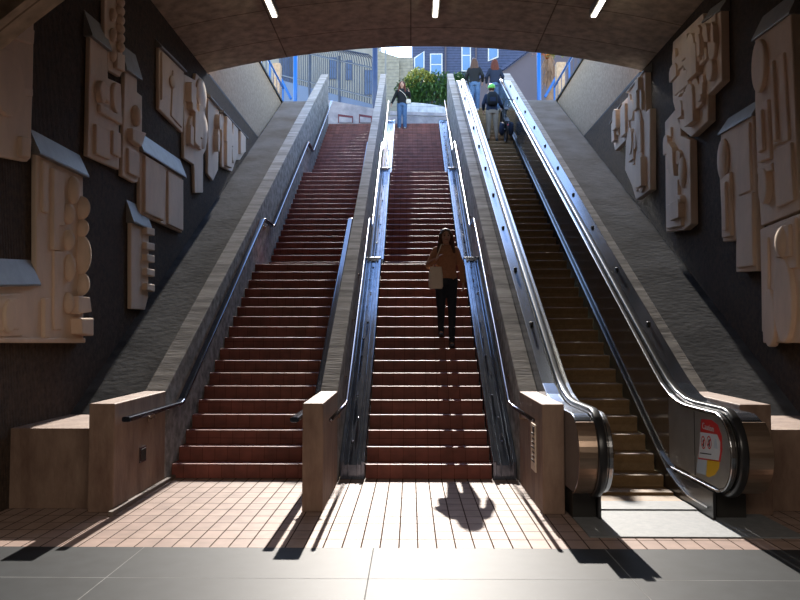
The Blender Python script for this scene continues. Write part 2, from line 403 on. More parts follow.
# ------------------------------------------------------------------ handrails
def rail(label, x, side, flat, r, m='bronze', upto=3, name='handrail', y_first=7.2, grp='handrails'):
    hr = .88
    pts = [(y_first, hr), (Y0 + .05, hr)]
    for f in range(upto):
        pts.append((FLY[f] + 17 * TRD + .3, FLZ[f] + 18 * RIS + hr - .0))
        if f < upto - 1: pts.append((FLY[f + 1] + .0, FLZ[f + 1] + hr))
    t = thing(name, label, 'handrail', grp, loc=(x, y_first, 0))
    P = []
    for i, (y, z) in enumerate(pts):
        P.append((0, y - y_first, z))
    # subdivide bends slightly
    Q = [P[0]]
    for i in range(1, len(P) - 1):
        a, c, d = Vector(P[i - 1]), Vector(P[i]), Vector(P[i + 1])
        Q.append(c + (a - c).normalized() * .06); Q.append(c + (d - c).normalized() * .06)
    Q.append(P[-1])
    b = MB(); b.tube(Q, r, 12, flat); b.build('rail', m, t, smooth=not flat, bevel=.004 if flat else 0)
    # brackets
    for i in range(len(pts) - 1):
        (ya, za), (yb, zb) = pts[i], pts[i + 1]
        n = max(1, round((yb - ya) / 1.15))
        for k in range(n):
            s_ = (k + .5) / n; y = ya + (yb - ya) * s_ - y_first; z = za + (zb - za) * s_
            b = MB(); b.tube([(0, y, z - .02), (0, y, z - .07), (side * .06, y, z - .09)], .012, 8)
            b.ell((side * .075, y, z - .09), (.012, .035, .035), 10, 6)
            b.build('bracket', 'bracket', t, smooth=True)
    return t
rail('broad dark bronze handrail along the outer wall of the wide stair', -2.77, -1, (.045, .026), .04)
rail('broad blue-sheened handrail between wide stair and the concrete divider of the two stairs', -1.13, 1, (.045, .026), .04)
rail('thin round steel handrail of the middle stair, on the side away from the escalator', -.775, -1, None, .021, 'steelrail')
rail('thin round steel handrail of the middle stair, its foot above the narrow notice', 1.175, 1, None, .021, 'steelrail')

# ------------------------------------------------------------------ escalator
esc = thing('escalator', 'stainless steel escalator with brown grooved steps and three people on it', 'escalator', loc=(0, 7.0, 0))
EY = 7.0
ytop = 23.35
SX0, SX1 = 1.74, 2.755
# steps
nos = [(7.55, .02), (7.9, .05), (8.2, .17)]
k = 0
y = 8.2
while y < ytop - .3:
    y += .305; nos.append((y, ESC(y)))
for (y, z) in nos:
    b = MB()
    if z < .1:
        b.box(SX0, SX1, y - EY, y - EY + .34, z - .1, z)
    else:
        zr = .19
        b.prism([*[(y - EY + .018 * (1 - sin(radians(a_))), z - .018 * (1 - cos(radians(a_)))) for a_ in (0, 9, 18, 28, 40, 60, 90)], (y - EY + .012, z - .1), (y - EY + .0, z - zr), (y - EY + .34, z - zr), (y - EY + .34, z)], SX0, SX1, 'X')
    b.build('step', 'step', esc)
b = MB(); b.box(SX0 - .1, SX1 + .1, ytop + .0 - EY, 25.4 - EY, 8.86, 8.985); b.build('top_landing_plate', 'plate', esc)
b = MB(); b.box(SX0, SX1, 7.25 - EY, 7.6 - EY, -.02, .025); b.build('comb', 'yellow' if False else 'plate', esc)
b = MB(); b.box(1.50, 3.3, 6.32 - EY, 7.25 - EY, -.02, .012); b.build('floor_plate', 'plate', esc)

def prof(off=0.0, R=.32, zflat=1.02, yfront=6.47, zbot=.25):
    """handrail path (y,z) from under the newel, around it and up to the top"""
    P = []
    cz = (zflat + zbot) / 2; R2 = (zflat - zbot) / 2
    P.append((8.2, zbot - off))
    P.append((yfront + R2, zbot - off))
    for i in range(1, 24):
        a = -pi / 2 - pi * i / 24
        P.append((yfront + R2 + cos(a) * (R2 + off), cz + sin(a) * (R2 + off)))
    P.append((yfront + R2, zflat + off))
    # transition flat -> slope
    yk = 7.9 + (zflat - .95) / T30
    for i in range(5):
        s_ = i / 4; y = 7.55 + (8.55 - 7.55) * s_
        z0 = zflat; z1 = ESC(8.55) + .95
        # quadratic blend between the flat and the slope
        zz = (1 - s_) ** 2 * z0 + 2 * s_ * (1 - s_) * z0 + s_ ** 2 * z1
        P.append((y, zz + off))
    yt = 22.9
    P.append((yt, ESC(yt) + .95 + off))
    P.append((23.6, ESC(yt) + .95 + .25 + off)); P.append((24.6, ESC(yt) + .95 + .25 + off))
    return P
def slab_from(P, zoff=0):
    """closed polygon: path plus a lower return along the steps"""
    lower = [(24.6, 8.6), (23.3, ESC(23.3) - .25), (8.6, ESC(8.6) - .1)]
    return [(y - EY, z) for y, z in P + lower]
hp = prof()
def balustrade(side, xin0, xin1, xh0, xh1, xd0, xd1):
    # inner cladding: slightly lower than handrail
    b = MB(); b.prism(slab_from(prof(-.03)), xin0, xin1, 'X'); o = b.build('balustrade_panel', 'inner', esc, bevel=.006); o['label'] = 'dark polished inner panel'
    # core under handrail
    b = MB(); b.prism(slab_from(prof(-.05)), xh0 - .002, xh1 + .002, 'X'); b.build('handrail_guide', 'blk', esc)
    b = MB(); c = (xh0 + xh1) / 2
    b.tube([(c, y - EY, z) for y, z in prof(-.01)], .03, 12, (abs(xh1 - xh0) / 2 * .95, .03)); b.build('handrail', 'rubber', esc, smooth=True)
    # bright rim between inner panel and handrail
    b = MB(); xr = xin0 if side > 0 else xin1
    b.tube([(xr, y - EY, z) for y, z in prof(-.035)], .02, 8, (.022, .014)); b.build('rim', 'stain', esc)
    # deck
    P = prof(-.03)
    lo = [(24.6, 8.6), (23.3, ESC(23.3) + .4), (8.6, ESC(8.6) + .3), (7.6, .25)]
    b = MB(); b.prism([(y - EY, z) for y, z in P[1:] + lo], xd0, xd1, 'X'); o = b.build('deck', 'deck', esc, bevel=.01)
    # newel front wrap, coppery
    b = MB()
    Q = prof(-.015)[1:26]
    b.prism([(y - EY, z) for y, z in Q[1:20]] + [(y - EY + .02, z) for y, z in Q[1:20]][::-1], xd0 + .0, xd1 + .01, 'X'); o = b.build('newel_cladding', 'copper', esc); o['label'] = 'coppery rounded end cladding'
    # dark base
    b = MB(); b.box(min(xin0, xd0) + .04, max(xin1, xd1) - .02, 6.98 - EY, 7.6 - EY, 0, .27); b.build('newel_base', 'blk', esc)
    # deck studs
    xs = (xd0 + xd1) / 2
    y = 8.06
    while y < 22.8:
        z = max(1.0, ESC(y) + .92)
        b = MB(); b.box(xs - .022, xs + .022, y - EY - .035, y - EY + .035, z - .02, z + .035)
        b.build('deck_stud', 'blk', esc, bevel=.01); y += 1.41
balustrade(-1, 1.70, 1.735, 1.615, 1.70, 1.46, 1.61)
balustrade(1, 2.79, 2.825, 2.83, 2.915, 2.92, 3.12)
# skirts with a bright lower trim
for xa, xb, xt in ((1.72, 1.745, 1.75), (2.765, 2.79, 2.758)):
    b = MB(); b.prism([(6.9 - EY, .0), (6.9 - EY, .26), (7.9 - EY, .26), (8.4 - EY, ESC(8.4) + .12), (23.3 - EY, ESC(23.3) + .12), (23.3 - EY, ESC(23.3) - .3), (8.4 - EY, ESC(8.4) - .3), (8.0 - EY, .0)], xa, xb, 'X')
    b.build('skirt', 'rubber', esc)
    b = MB(); pts = [(7.0, .10), (7.5, .10), (7.8, .16), (8.1, ESC(8.1) + .14), (8.4, ESC(8.4) + .13), (23.3, ESC(23.3) + .13)]
    b.tube([(xt, y - EY, z) for y, z in pts], .014, 8, (.010, .010)); b.build('skirt_trim', 'stain', esc)
# vertical panel joints in inner right panel
for yy in (7.37,):
    b = MB(); b.box(2.786, 2.792, yy - EY, yy - EY + .012, .33, .95); b.build('panel_joint', 'blk', esc)
b = MB(); PP = [p for p in prof(-.06)[1:] if p[0] < 8.1]
b.prism([(y - EY, z) for y, z in PP] + [(8.1 - EY, 1.02), (8.1 - EY, .33)], 2.7885, 2.7905, 'X'); o = b.build('newel_panel', 'newelp', esc); o['label'] = 'lighter brushed panel inside the newel'
# stickers on inner panel near the newel
def yz(px, py, X): p = at(px, py, X=X); return (p.y - EY, p.z)
X_ = 2.787
def decal(name, pts, off, m, parent, label=None):
    b = MB(); b.prism([yz(px, py, 2.79) for px, py in pts], 2.79 - off, 2.79 - off + .0015, 'X')
    o = b.build(name, m, parent)
    if label: o['label'] = label
    return o
st = decal('safety_sticker', [(701.5, 419), (712, 420), (718, 425), (722, 436), (722.5, 450), (720.5, 462), (698.5, 459), (700, 440)], .003, 'red', esc, 'red and white safety sticker')
decal('white_field', [(700.8, 432), (717.5, 434.5), (720.6, 442), (720.4, 452), (719, 460.5), (699, 457.5)], .0045, 'white', st)
for cx_ in (703.8, 709.6):
    ring_c = yz(cx_, 442.5, 2.79); rx_ = .052; rz_ = .06
    b = MB(); n = 20
    outer = [(ring_c[0] + .055 * cos(2 * pi * i / n), ring_c[1] + .062 * sin(2 * pi * i / n)) for i in range(n)]
    vs = []; fs = []
    for i in range(n):
        a = 2 * pi * i / n
        vs += [(2.785, ring_c[0] + .055 * cos(a), ring_c[1] + .062 * sin(a)), (2.785, ring_c[0] + .042 * cos(a), ring_c[1] + .049 * sin(a))]
    for i in range(n):
        j = (i + 1) % n; fs.append((2 * i, 2 * j, 2 * j + 1, 2 * i + 1))
    b.add(vs, fs)
    b.prism([(ring_c[0] - .045, ring_c[1] + .035), (ring_c[0] - .035, ring_c[1] + .045), (ring_c[0] + .045, ring_c[1] - .035), (ring_c[0] + .035, ring_c[1] - .045)], 2.7845, 2.785, 'X')
    b.build('prohibition_ring', 'red', st)
    b = MB(); b.prism([(ring_c[0] - .012, ring_c[1] - .04), (ring_c[0] - .018, ring_c[1] + .01), (ring_c[0], ring_c[1] + .04), (ring_c[0] + .018, ring_c[1] + .01), (ring_c[0] + .012, ring_c[1] - .04)], 2.7848, 2.7856, 'X')
    b.build('pictogram', 'black', st)
decal('pictogram', [(715.4, 439), (717, 439), (718.3, 449), (714.3, 448)], .0055, 'grey', st)
decal('text_line', [(700.5, 452.4), (711.8, 454), (711.8, 455), (700.5, 453.4)], .0055, 'black', st)
decal('yellow_field', [(707.5, 459.5), (720, 461.5), (719, 469), (715, 475), (709, 477.5), (706.5, 476)], .003, 'yellow', esc, 'yellow lower sticker')
decal('notice_plate', [(698, 459), (707, 460.3), (705.8, 475), (696.8, 472.6)], .003, 'grey', esc)
fc = bpy.data.curves.new('caution_lettering', 'FONT'); fc.body = 'Caution'; fc.size = .085; fc.align_x = 'CENTER'; fc.align_y = 'CENTER'; fc.extrude = .0005
tmp = bpy.data.objects.new('caution_lettering_curve', fc)
fm = bpy.data.meshes.new_from_object(tmp); bpy.data.objects.remove(tmp)
fm.materials.clear(); fm.materials.append(M_['white'])
fo = bpy.data.objects.new('caution_lettering', fm); COL.objects.link(fo)
pc = yz(708.5, 427.5, 2.79); fo.location = (2.7835, pc[0], pc[1]); fo.rotation_euler = (pi / 2, 0, -pi / 2); fo.parent = st

# ------------------------------------------------------------------ small fittings on the wing walls
b = MB(); b.box(-2.852, -2.835, 7.78, 7.95, .36, .52); v = b.build('vent_cover', 'steelrail', label='small square metal vent cover on the side of the left wing wall', category='vent')
v2 = MB(); v2.box(-2.84, -2.832, 7.80, 7.93, .38, .50); v2.build('grille', 'blk', v)
b = MB(); b.box(1.236, 1.249, 7.46, 7.72, .33, .80); nb = b.build('notice_board', 'cream', label='narrow pale notice with dark illegible print under the thin rail by the escalator', category='sign')
b = MB()
for i in range(7): b.box(1.232, 1.236, 7.50, 7.68 - (i % 3) * .03, .42 + i * .045, .435 + i * .045)
b.box(1.232, 1.236, 7.50, 7.60, .72, .78)
b.build('print', 'black', nb)

# ------------------------------------------------------------------ carved relief panels on the side walls
TH = .12
def inpoly(p, poly):
    c = False; n = len(poly)
    for i in range(n):
        a, q = poly[i], poly[(i + 1) % n]
        if (a[1] > p[1]) != (q[1] > p[1]) and p[0] < (q[0] - a[0]) * (p[1] - a[1]) / (q[1] - a[1]) + a[0]: c = not c
    return c
def relief(label, side, pts, seed=1, caps=(), shapes=(), n=10, th=TH, smin=.07, smax=.3):
    th = .06 if side < 0 else th
    face = (WL + th) if side < 0 else (WR - th); wall = WL if side < 0 else WR
    sg = 1 if side < 0 else -1
    poly = [(lambda p: (p.y, p.z))(at(px, py, X=face)) for px, py in pts]
    cy = sum(p[0] for p in poly) / len(poly); cz = min(p[1] for p in poly)
    t = thing('relief_panel', label, 'wall sculpture', 'carved concrete reliefs', loc=(wall + sg * .004, cy, cz))
    T = lambda q: (q[0] - cy, q[1] - cz)
    P = [T(q) for q in poly]
    b = MB(); b.prism(P, 0, sg * th, 'X'); b.build('slab', 'panel', t, bevel=.015)
    rnd = random.Random(seed)
    ys = [p[0] for p in P]; zs = [p[1] for p in P]
    b = MB(); cnt = 0; tries = 0
    while cnt < n and tries < 400:
        tries += 1
        c = (rnd.uniform(min(ys), max(ys)), rnd.uniform(min(zs), max(zs)))
        a = rnd.uniform(smin, smax) * .5; h = rnd.uniform(smin, smax * 1.7) * .5
        if not all(inpoly((c[0] + dx * a * 1.15, c[1] + dz * h * 1.1), P) for dx in (-1, 0, 1) for dz in (-1, 0, 1)): continue
        d = rnd.choice((.03, .05, .08, .1)) + rnd.uniform(0, .015); k_ = rnd.random(); cnt += 1
        x0, x1 = sg * (th - .03), sg * (th + d)
        if k_ < .35: q = [(-a, -h), (a, -h), (a, h), (-a, h)]
        elif k_ < .6: q = [(a * cos(u * pi / 10), h * sin(u * pi / 10)) for u in range(20)]
        elif k_ < .8: q = [(-a, -h), (a, -h), (a, h * .3), (a * .7, h * .8), (0, h), (-a * .7, h * .8), (-a, h * .3)]
        else: q = [(-a, -h), (a * .3, -h * .7), (a, h * .2), (a * .4, h), (-a * .6, h * .5)]
        b = MB(); b.prism([(c[0] + u, c[1] + v_) for u, v_ in q], x0, x1, 'X')
        b.build('carving', 'panel', t, bevel=.008)
    for sh in shapes:
        kind, sp, d = sh[0], sh[1], sh[2]
        b = MB(); d = d * (.8 if side < 0 else .9)
        if kind == 'poly':
            b.prism([T((at(px, py, X=face).y, at(px, py, X=face).z)) for px, py in sp], sg * (th - .02), sg * (th + d), 'X')
            b.build('carved_block', 'panel', t, bevel=.015)
        elif kind == 'disc':
            c = at(sp[0], sp[1], X=face); c = T((c.y, c.z)); ry, rz_ = sp[2], sp[3]
            b.prism([(c[0] + ry * cos(2 * pi * i / 24), c[1] + rz_ * sin(2 * pi * i / 24)) for i in range(24)], sg * (th - .05), sg * (th + d), 'X')
            b.build('carved_disc', 'panel', t, bevel=.02)
        elif kind == 'knob':
            c = at(sp[0], sp[1], X=face); c = T((c.y, c.z))
            b.ell((sg * (th + .02), c[0], c[1]), (d, sp[2], sp[3]), 16, 12); b.build('rounded_boss', 'panel', t, smooth=True)
    for cq in caps:
        # metal flashing over the top: quad (near top at wall, far top at wall, far low at face, near low at face)
        (a, b_), c_, d_ = cq
        pa = at(a[0], a[1], X=face); pb = at(b_[0], b_[1], X=face)
        n0, n1 = T((pa.y, pa.z)), T((pb.y, pb.z)); rise = c_; over = d_
        b = MB(); e = .012
        # sloping sheet from the wall (higher) down to the face edge
        vs = [(0, n0[0], n0[1] + rise), (0, n1[0], n1[1] + rise), (sg * (th + over + (.03 if side < 0 else 0)), n1[0], n1[1]), (sg * (th + over + (.03 if side < 0 else 0)), n0[0], n0[1])]
        vs2 = [(x, y_, z_ - .02) for x, y_, z_ in vs]
        vs2[0] = (0, n0[0], n0[1] - .02); vs2[1] = (0, n1[0], n1[1] - .02)
        b.add(vs + vs2, [(0, 1, 2, 3), (7, 6, 5, 4), (0, 3, 7, 4), (1, 5, 6, 2), (3, 2, 6, 7), (0, 4, 5, 1)])
        b.build('flashing', 'flash', t)
    return t

relief('tan relief panel with one large disc, its top hidden by the sloping concrete arch', -1,
       [(-30, -30), (34, 12), (33, 80), (31.5, 125), (31, 158), (27, 162), (-30, 151)], 3, n=0,
       shapes=[('disc', (4, 83, .30, .32), .06), ('poly', [(-30, 90), (30, 97), (30, 88), (-30, 78)], .04), ('poly', [(17, 136), (27, 138), (26, 158), (17, 156)], .06), ('poly', [(-20, 30), (30, 45), (31, 30), (-20, 8)], .05)])
relief('large L shaped relief panel with a column of round bosses along its edge', -1,
       [(36, 152), (83, 176), (83.5, 342), (-30, 342), (-30, 285), (36, 283)], 5, n=0,
       caps=[(((34, 152), (84, 176)), .25, .03), (((-30, 285), (35, 284)), .25, .03)],
       shapes=[('poly', [(40, 160), (46, 163), (46, 214), (40, 212)], .04), ('poly', [(50, 168), (61, 173), (61, 226), (56, 226), (56, 250), (50, 250)], .05),
               ('poly', [(52, 250), (62, 251), (60, 330), (52, 330)], .03), ('poly', [(41, 298), (46, 298), (46, 338), (41, 338)], .05),
               ('poly', [(-30, 296), (20, 293), (20, 336), (-30, 338)], .04), ('poly', [(-28, 300), (14, 298), (14, 330), (-28, 331)], .07), ('disc', (2, 316, .10, .16), .11),
               ('poly', [(-30, 343), (83, 343), (83, 338), (-30, 337)], .04),
               ('knob', (79, 208, .05, .14), .14), ('knob', (79, 228, .05, .11), .12), ('knob', (79, 255, .07, .24), .15), ('knob', (79, 284, .06, .14), .13),
               ('poly', [(70, 296), (82, 297), (84, 312), (70, 314)], .12), ('poly', [(70, 318), (83, 318), (83, 336), (71, 334)], .16),
               ('knob', (66, 214, .07, .12), .10), ('knob', (66, 240, .07, .12), .09), ('knob', (67, 268, .07, .16), .09), ('knob', (66, 303, .07, .12), .08), ('knob', (71, 190, .10, .16), .10)])
relief('tan abstract relief panel with curved cuts, directly under the knobbly column', -1,
       [(90, 36), (107, 50), (108, 78), (121, 84), (122, 124), (119, 126), (119, 170), (87.5, 156)], 11, n=0, caps=[(((88, 34), (108, 50)), .3, .02)],
       shapes=[('poly', [(95, 84), (101, 84), (106, 90), (106, 104), (98, 97)], .07), ('poly', [(97, 104), (119, 117), (119, 125), (97, 112)], .06), ('disc', (114, 98, .14, .2), .06),
               ('poly', [(93, 124), (107, 130), (107, 160), (93, 154)], .05), ('poly', [(110, 130), (118, 133), (118, 158), (110, 154)], .05), ('disc', (98, 92, .1, .14), .09)])
relief('tall narrow knobbly relief column hanging from the ceiling line on the left wall', -1,
       [(104.5, -20), (121, -20), (123, 70), (120, 77), (108, 70), (107, 40), (104.5, 38)], 12, n=0,
       shapes=[('knob', (118, y_, .08, .07), .08) for y_ in (2, 11, 20, 29, 38, 47)] + [('knob', (111, y_, .06, .09), .06) for y_ in (15, 35, 55)] + [('poly', [(113, 52), (121, 55), (121, 72), (113, 68)], .07)])
relief('slim tan relief panel with pointed fins, right beside the curved cut panel', -1,
       [(125, 70), (137, 78), (137, 92), (142, 96), (142, 130), (140, 148), (138, 182), (135, 183), (122, 176)], 14, n=0, caps=[(((123, 68), (139, 79)), .35, .02)],
       shapes=[('knob', (134, 116, .12, .15), .1), ('poly', [(127, 128), (141, 133), (136, 147), (127, 140)], .10), ('poly', [(126, 148), (137, 153), (137, 178), (126, 173)], .05)])
relief('wide metal topped relief panel of two tall plain leaves, mid height on the left wall', -1,
       [(140, 150), (182, 177), (182, 233), (140, 214)], 15, n=0, caps=[(((139, 150), (183, 177)), .3, .03)],
       shapes=[('poly', [(142, 155), (161, 167), (163, 174), (161, 221), (142, 212)], .06), ('poly', [(166, 171), (181, 180), (181, 231), (166, 224)], .05)])
relief('small upright relief strip with five square nubs, lowest by the sloped ledge on the left', -1,
       [(131, 221), (149, 229), (148, 298), (145, 310), (131, 309)], 16, n=0, caps=[(((130, 221), (149, 229)), .3, .02)],
       shapes=[('poly', [(142, y_), (150, y_ + 1.5), (150, y_ + 9), (142, y_ + 7)], .09) for y_ in (227, 242, 254, 268, 283)])
relief('tan relief slab with an eye shaped cut, on the left wall under the ceiling', -1,
       [(159, 47), (184, 72), (184, 96), (182.5, 133), (159, 109)], 17, n=0, caps=[(((158.5, 46), (184, 71)), .12, .02)],
       shapes=[('knob', (171, 82, .12, .1), .05), ('poly', [(160, 52), (172, 62), (164, 80), (167, 95), (160, 100)], .04), ('poly', [(172, 70), (182, 79), (181, 128), (170, 116)], .03)])
relief('tall crowded relief with lens shaped pieces, beside the eye cut slab', -1,
       [(184, 74), (195, 80), (196, 73), (203, 80), (205, 112), (206, 150), (203, 155), (203, 193), (195, 193), (194, 165), (184, 158)], 18, n=9, smin=.1, smax=.4,
       shapes=[('knob', (200, 95, .3, .3), .07), ('knob', (201, 130, .3, .35), .08), ('disc', (191, 130, .25, .25), .07)])
relief('thin upright pale relief slab, first past the mouth of the ceiling on the left', -1,
       [(208, 97), (219, 110), (218, 170), (213, 181), (208, 174)], 19, n=3, smin=.12, smax=.3, caps=[(((207.5, 96), (219.5, 110)), .12, .03)])
relief('pale stepped relief of narrow slabs with sunlit top edge, last up the left wall', -1,
       [(222, 112), (245, 138), (245, 152), (240, 160), (236, 160), (232, 172), (222, 167)], 20, n=4, smin=.12, smax=.4, caps=[(((221, 111), (246, 138)), .12, .03)],
       shapes=[('poly', [(224, 116), (229, 122), (229, 168), (224, 166)], .08), ('poly', [(231, 123), (236, 129), (236, 158), (231, 160)], .06), ('poly', [(238, 131), (243, 137), (243, 152), (238, 154)], .08)])
# right wall
relief('slender two part relief panel with slanting metal top, hanging alone beside the large right panel', 1,
       [(721, 134), (753, 114), (757, 271), (736, 272), (736, 240), (723, 242), (719, 165)], 30, n=0, caps=[(((720, 134), (754, 114)), .22, .03)],
       shapes=[('knob', (725, 160, .16, .3), .06), ('poly', [(724, 178), (733, 172), (734, 236), (725, 238)], .05), ('poly', [(727, 184), (731, 181), (732, 230), (728, 231)], .09), ('poly', [(738, 130), (751, 122), (753, 190), (740, 196)], .03), ('poly', [(739, 198), (755, 192), (756, 266), (739, 268)], .04)])
relief('big relief panel with an arch and upright bars, above the egg shaped one', 1,
       [(755, 40), (791, 12), (800, 210), (761, 226), (757, 160), (755, 105)], 31, n=0, caps=[(((754, 40), (792, 12)), .3, .03)],
       shapes=[('disc', (762, 66, .18, .33), .06), ('poly', [(772, 60), (786, 52), (791, 140), (775, 146)], .03), ('poly', [(759, 105), (771, 99), (774, 158), (761, 163)], .05), ('poly', [(762, 112), (768, 109), (770, 150), (764, 153)], .09),
               ('poly', [(776, 150), (794, 142), (797, 200), (779, 208)], .04), ('disc', (768, 186, .12, .22), .08), ('poly', [(761, 168), (775, 163), (777, 170), (762, 175)], .06), ('poly', [(775, 62), (778, 60), (782, 140), (779, 142)], .07)])
relief('big relief panel with two egg shapes, directly below the arch panel', 1,
       [(760, 229), (800, 213), (830, 204), (830, 343), (763, 343)], 32, n=0,
       shapes=[('poly', [(778, 225), (798, 217), (800, 268), (779, 270)], .04), ('poly', [(781, 229), (795, 224), (796, 256), (782, 258)], .08), ('knob', (788, 242, .12, .2), .13), ('disc', (787, 300, .22, .5), .06), ('disc', (772, 318, .16, .35), .05),
               ('poly', [(763, 240), (770, 237), (771, 330), (764, 332)], .03), ('poly', [(803, 216), (828, 208), (828, 335), (805, 338)], .04)])
relief('broad relief panel crowded with hooks and steps, highest on the right wall', 1,
       [(673, 42), (703, 13), (704, 22), (721, 10), (722, 81), (708, 95), (708, 121), (691, 137), (680, 128), (673, 102), (672, 70)], 33, n=26, smin=.10, smax=.38,
       caps=[(((703, 22), (722, 9)), .2, .02)],
       shapes=[('knob', (694, 46, .12, .16), .06), ('poly', [(700, 30), (705, 27), (706, 60), (701, 63)], .09), ('disc', (715, 45, .13, .22), .06), ('disc', (714, 70, .12, .16), .08), ('poly', [(676, 60), (690, 48), (691, 62), (678, 74)], .07), ('poly', [(676, 80), (690, 68), (692, 84), (678, 96)], .06), ('poly', [(700, 86), (707, 80), (706, 104), (699, 110)], .07)])
relief('narrow lower relief panel with curled shapes and a sunlit tip, hanging below the hook panel', 1,
       [(665, 122), (680, 104), (681, 136), (690, 140), (691, 224), (684, 230), (666, 232)], 34, n=8, smin=.12, smax=.4,
       shapes=[('knob', (684, 172, .12, .25), .06), ('poly', [(669, 205), (684, 200), (684, 226), (669, 229)], .05)])
relief('jagged pale relief with looped cut-outs and curved sunlit caps, farthest up the right wall', 1,
       [(645, 72), (646, 112), (650, 108), (650, 190), (636, 200), (632, 186), (625, 170), (626, 140), (615, 151), (611, 125), (617, 108), (628, 97), (629, 90)], 35, n=24, smin=.12, smax=.4,
       caps=[(((628, 92), (646, 70)), .15, .04), (((611, 124), (622, 104)), .1, .04)],
       shapes=[('knob', (640, 130, .2, .4), .06), ('knob', (642, 165, .18, .3), .06), ('disc', (634, 110, .16, .2), .07)])

# ------------------------------------------------------------------ ceiling tube lights
for lab, px in (('linear ceiling light above the wide left stair', 275), ('linear ceiling light above the middle stair', 435), ('linear ceiling light above the escalator', 593)):
    zc = 6.93 if px != 435 else 7.16
    p1 = at(px, 17, Z=zc); 
    t = thing('ceiling_light', lab, 'light', 'linear lights on the vaulted ceiling', loc=(p1.x, p1.y, p1.z))
    b = MB(); b.box(-.06, .06, -1.3, 0, 0.0, .12); b.build('housing', 'flash', t)
    b = MB(); b.box(-.035, .035, -1.27, -.03, -.02, .0); b.build('tube', 'lamp', t)

# ------------------------------------------------------------------ street level
b = MB(); b.box(-14, 16, TOPY + .55, 60, 8.4, 8.97); struct(b, 'street_ground', 'slab')
b = MB(); b.box(-14, WL - .16, YM + 1, TOPY + .55, 8.4, 8.82); struct(b, 'pavement_left', 'slab')
b = MB(); b.box(WR + .16, 16, YM + 1, TOPY + .55, 8.4, 8.82); struct(b, 'pavement_right', 'slab')
b = MB(); b.box(WL, -3.1, 22.5, TOPY + .55, 8.4, LEDGE(22.5)); struct(b, 'ledge_top_left', 'slab')
b = MB(); b.box(3.42, WR, 22.5, TOPY + .55, 8.4, LEDGE(22.5)); struct(b, 'ledge_top_right', 'slab')
b = MB(); b.box(-9, 10, 3.5, YM + 1, 8.1, 8.7); struct(b, 'roof_slab', 'slab')

def pz(py, Y, px=411): return at(px, py, Y=Y).z
def pxx(px, Y, py=80): return at(px, py, Y=Y).x
def wallpoly(name, pts, Y, depth, m, parent=None, **kw):
    b = MB(); b.prism([(at(px, py, Y=Y).x, at(px, py, Y=Y).z) for px, py in pts], Y, Y + depth, 'Y'); return b.build(name, m, parent, **kw)
def window(parent, x0, x1, z0, z1, Y, slant=0, fr='white', cross=True, glass='glass'):
    b = MB(); t_ = .06
    q = [(x0, z0), (x1, z0 + slant), (x1, z1 + slant), (x0, z1)]
    b.prism(q, Y - .05, Y + .0, 'Y'); f = b.build('window', fr, parent)
    b = MB(); zm = (z0 + z1) / 2
    if cross:
        b.prism([(x0 + t_, z0 + t_), (x1 - t_, z0 + slant + t_), (x1 - t_, zm + slant - t_ / 2), (x0 + t_, zm - t_ / 2)], Y - .07, Y - .05, 'Y')
        b.prism([(x0 + t_, zm + t_ / 2), (x1 - t_, zm + slant + t_ / 2), (x1 - t_, z1 + slant - t_), (x0 + t_, z1 - t_)], Y - .07, Y - .05, 'Y')
    else: b.prism([(x0 + t_, z0 + t_), (x1 - t_, z0 + slant + t_), (x1 - t_, z1 + slant - t_), (x0 + t_, z1 - t_)], Y - .07, Y - .05, 'Y')
    b.build('pane', glass, f)

# blue building
YB = 38
bl = thing('blue_building', 'dark slate blue sided house with white framed windows behind the bush', 'building', loc=(0, 0, 0))
xl, xr_ = pxx(412, YB), pxx(600, YB)
b = MB(); b.box(xl, xr_, YB, YB + 8, 8.5, 17.4); b.build('wall', 'bluew', bl)
for (a, c, e, f_) in ((430, 442.5, 54, 76),): window(bl, pxx(a, YB), pxx(c, YB), pz(f_, YB), pz(e, YB), YB)
window(bl, pxx(414, YB), pxx(424.5, YB), pz(75, YB), pz(58, YB), YB, .35, cross=False)
window(bl, pxx(461.5, YB), pxx(471, YB), pz(72, YB), pz(40, YB), YB)
window(bl, pxx(488, YB), pxx(498.5, YB), pz(62, YB), pz(47, YB), YB, .2, cross=False)
for px_ in (445.5, 476):
    b = MB(); b.tube([(pxx(px_, YB), YB - .08, 9), (pxx(px_, YB), YB - .08, 17.3)], .05, 8); b.build('drainpipe', 'mauve', bl)
# mauve building in front on the right with sloping roof line
mv = thing('mauve_building', 'mauve grey rendered building with a sloping blue roof edge behind the escalator top', 'building')
YM2 = 36
wallpoly('wall', [(478, 80), (505, 70), (537, 46), (640, 40), (640, 190), (478, 190)], YM2, 1.8, 'mauve', mv)
wallpoly('roof_edge', [(476, 80), (504, 69), (536, 45), (536, 41), (503, 66), (476, 76)], YM2 - .2, .2, 'bluew', mv)
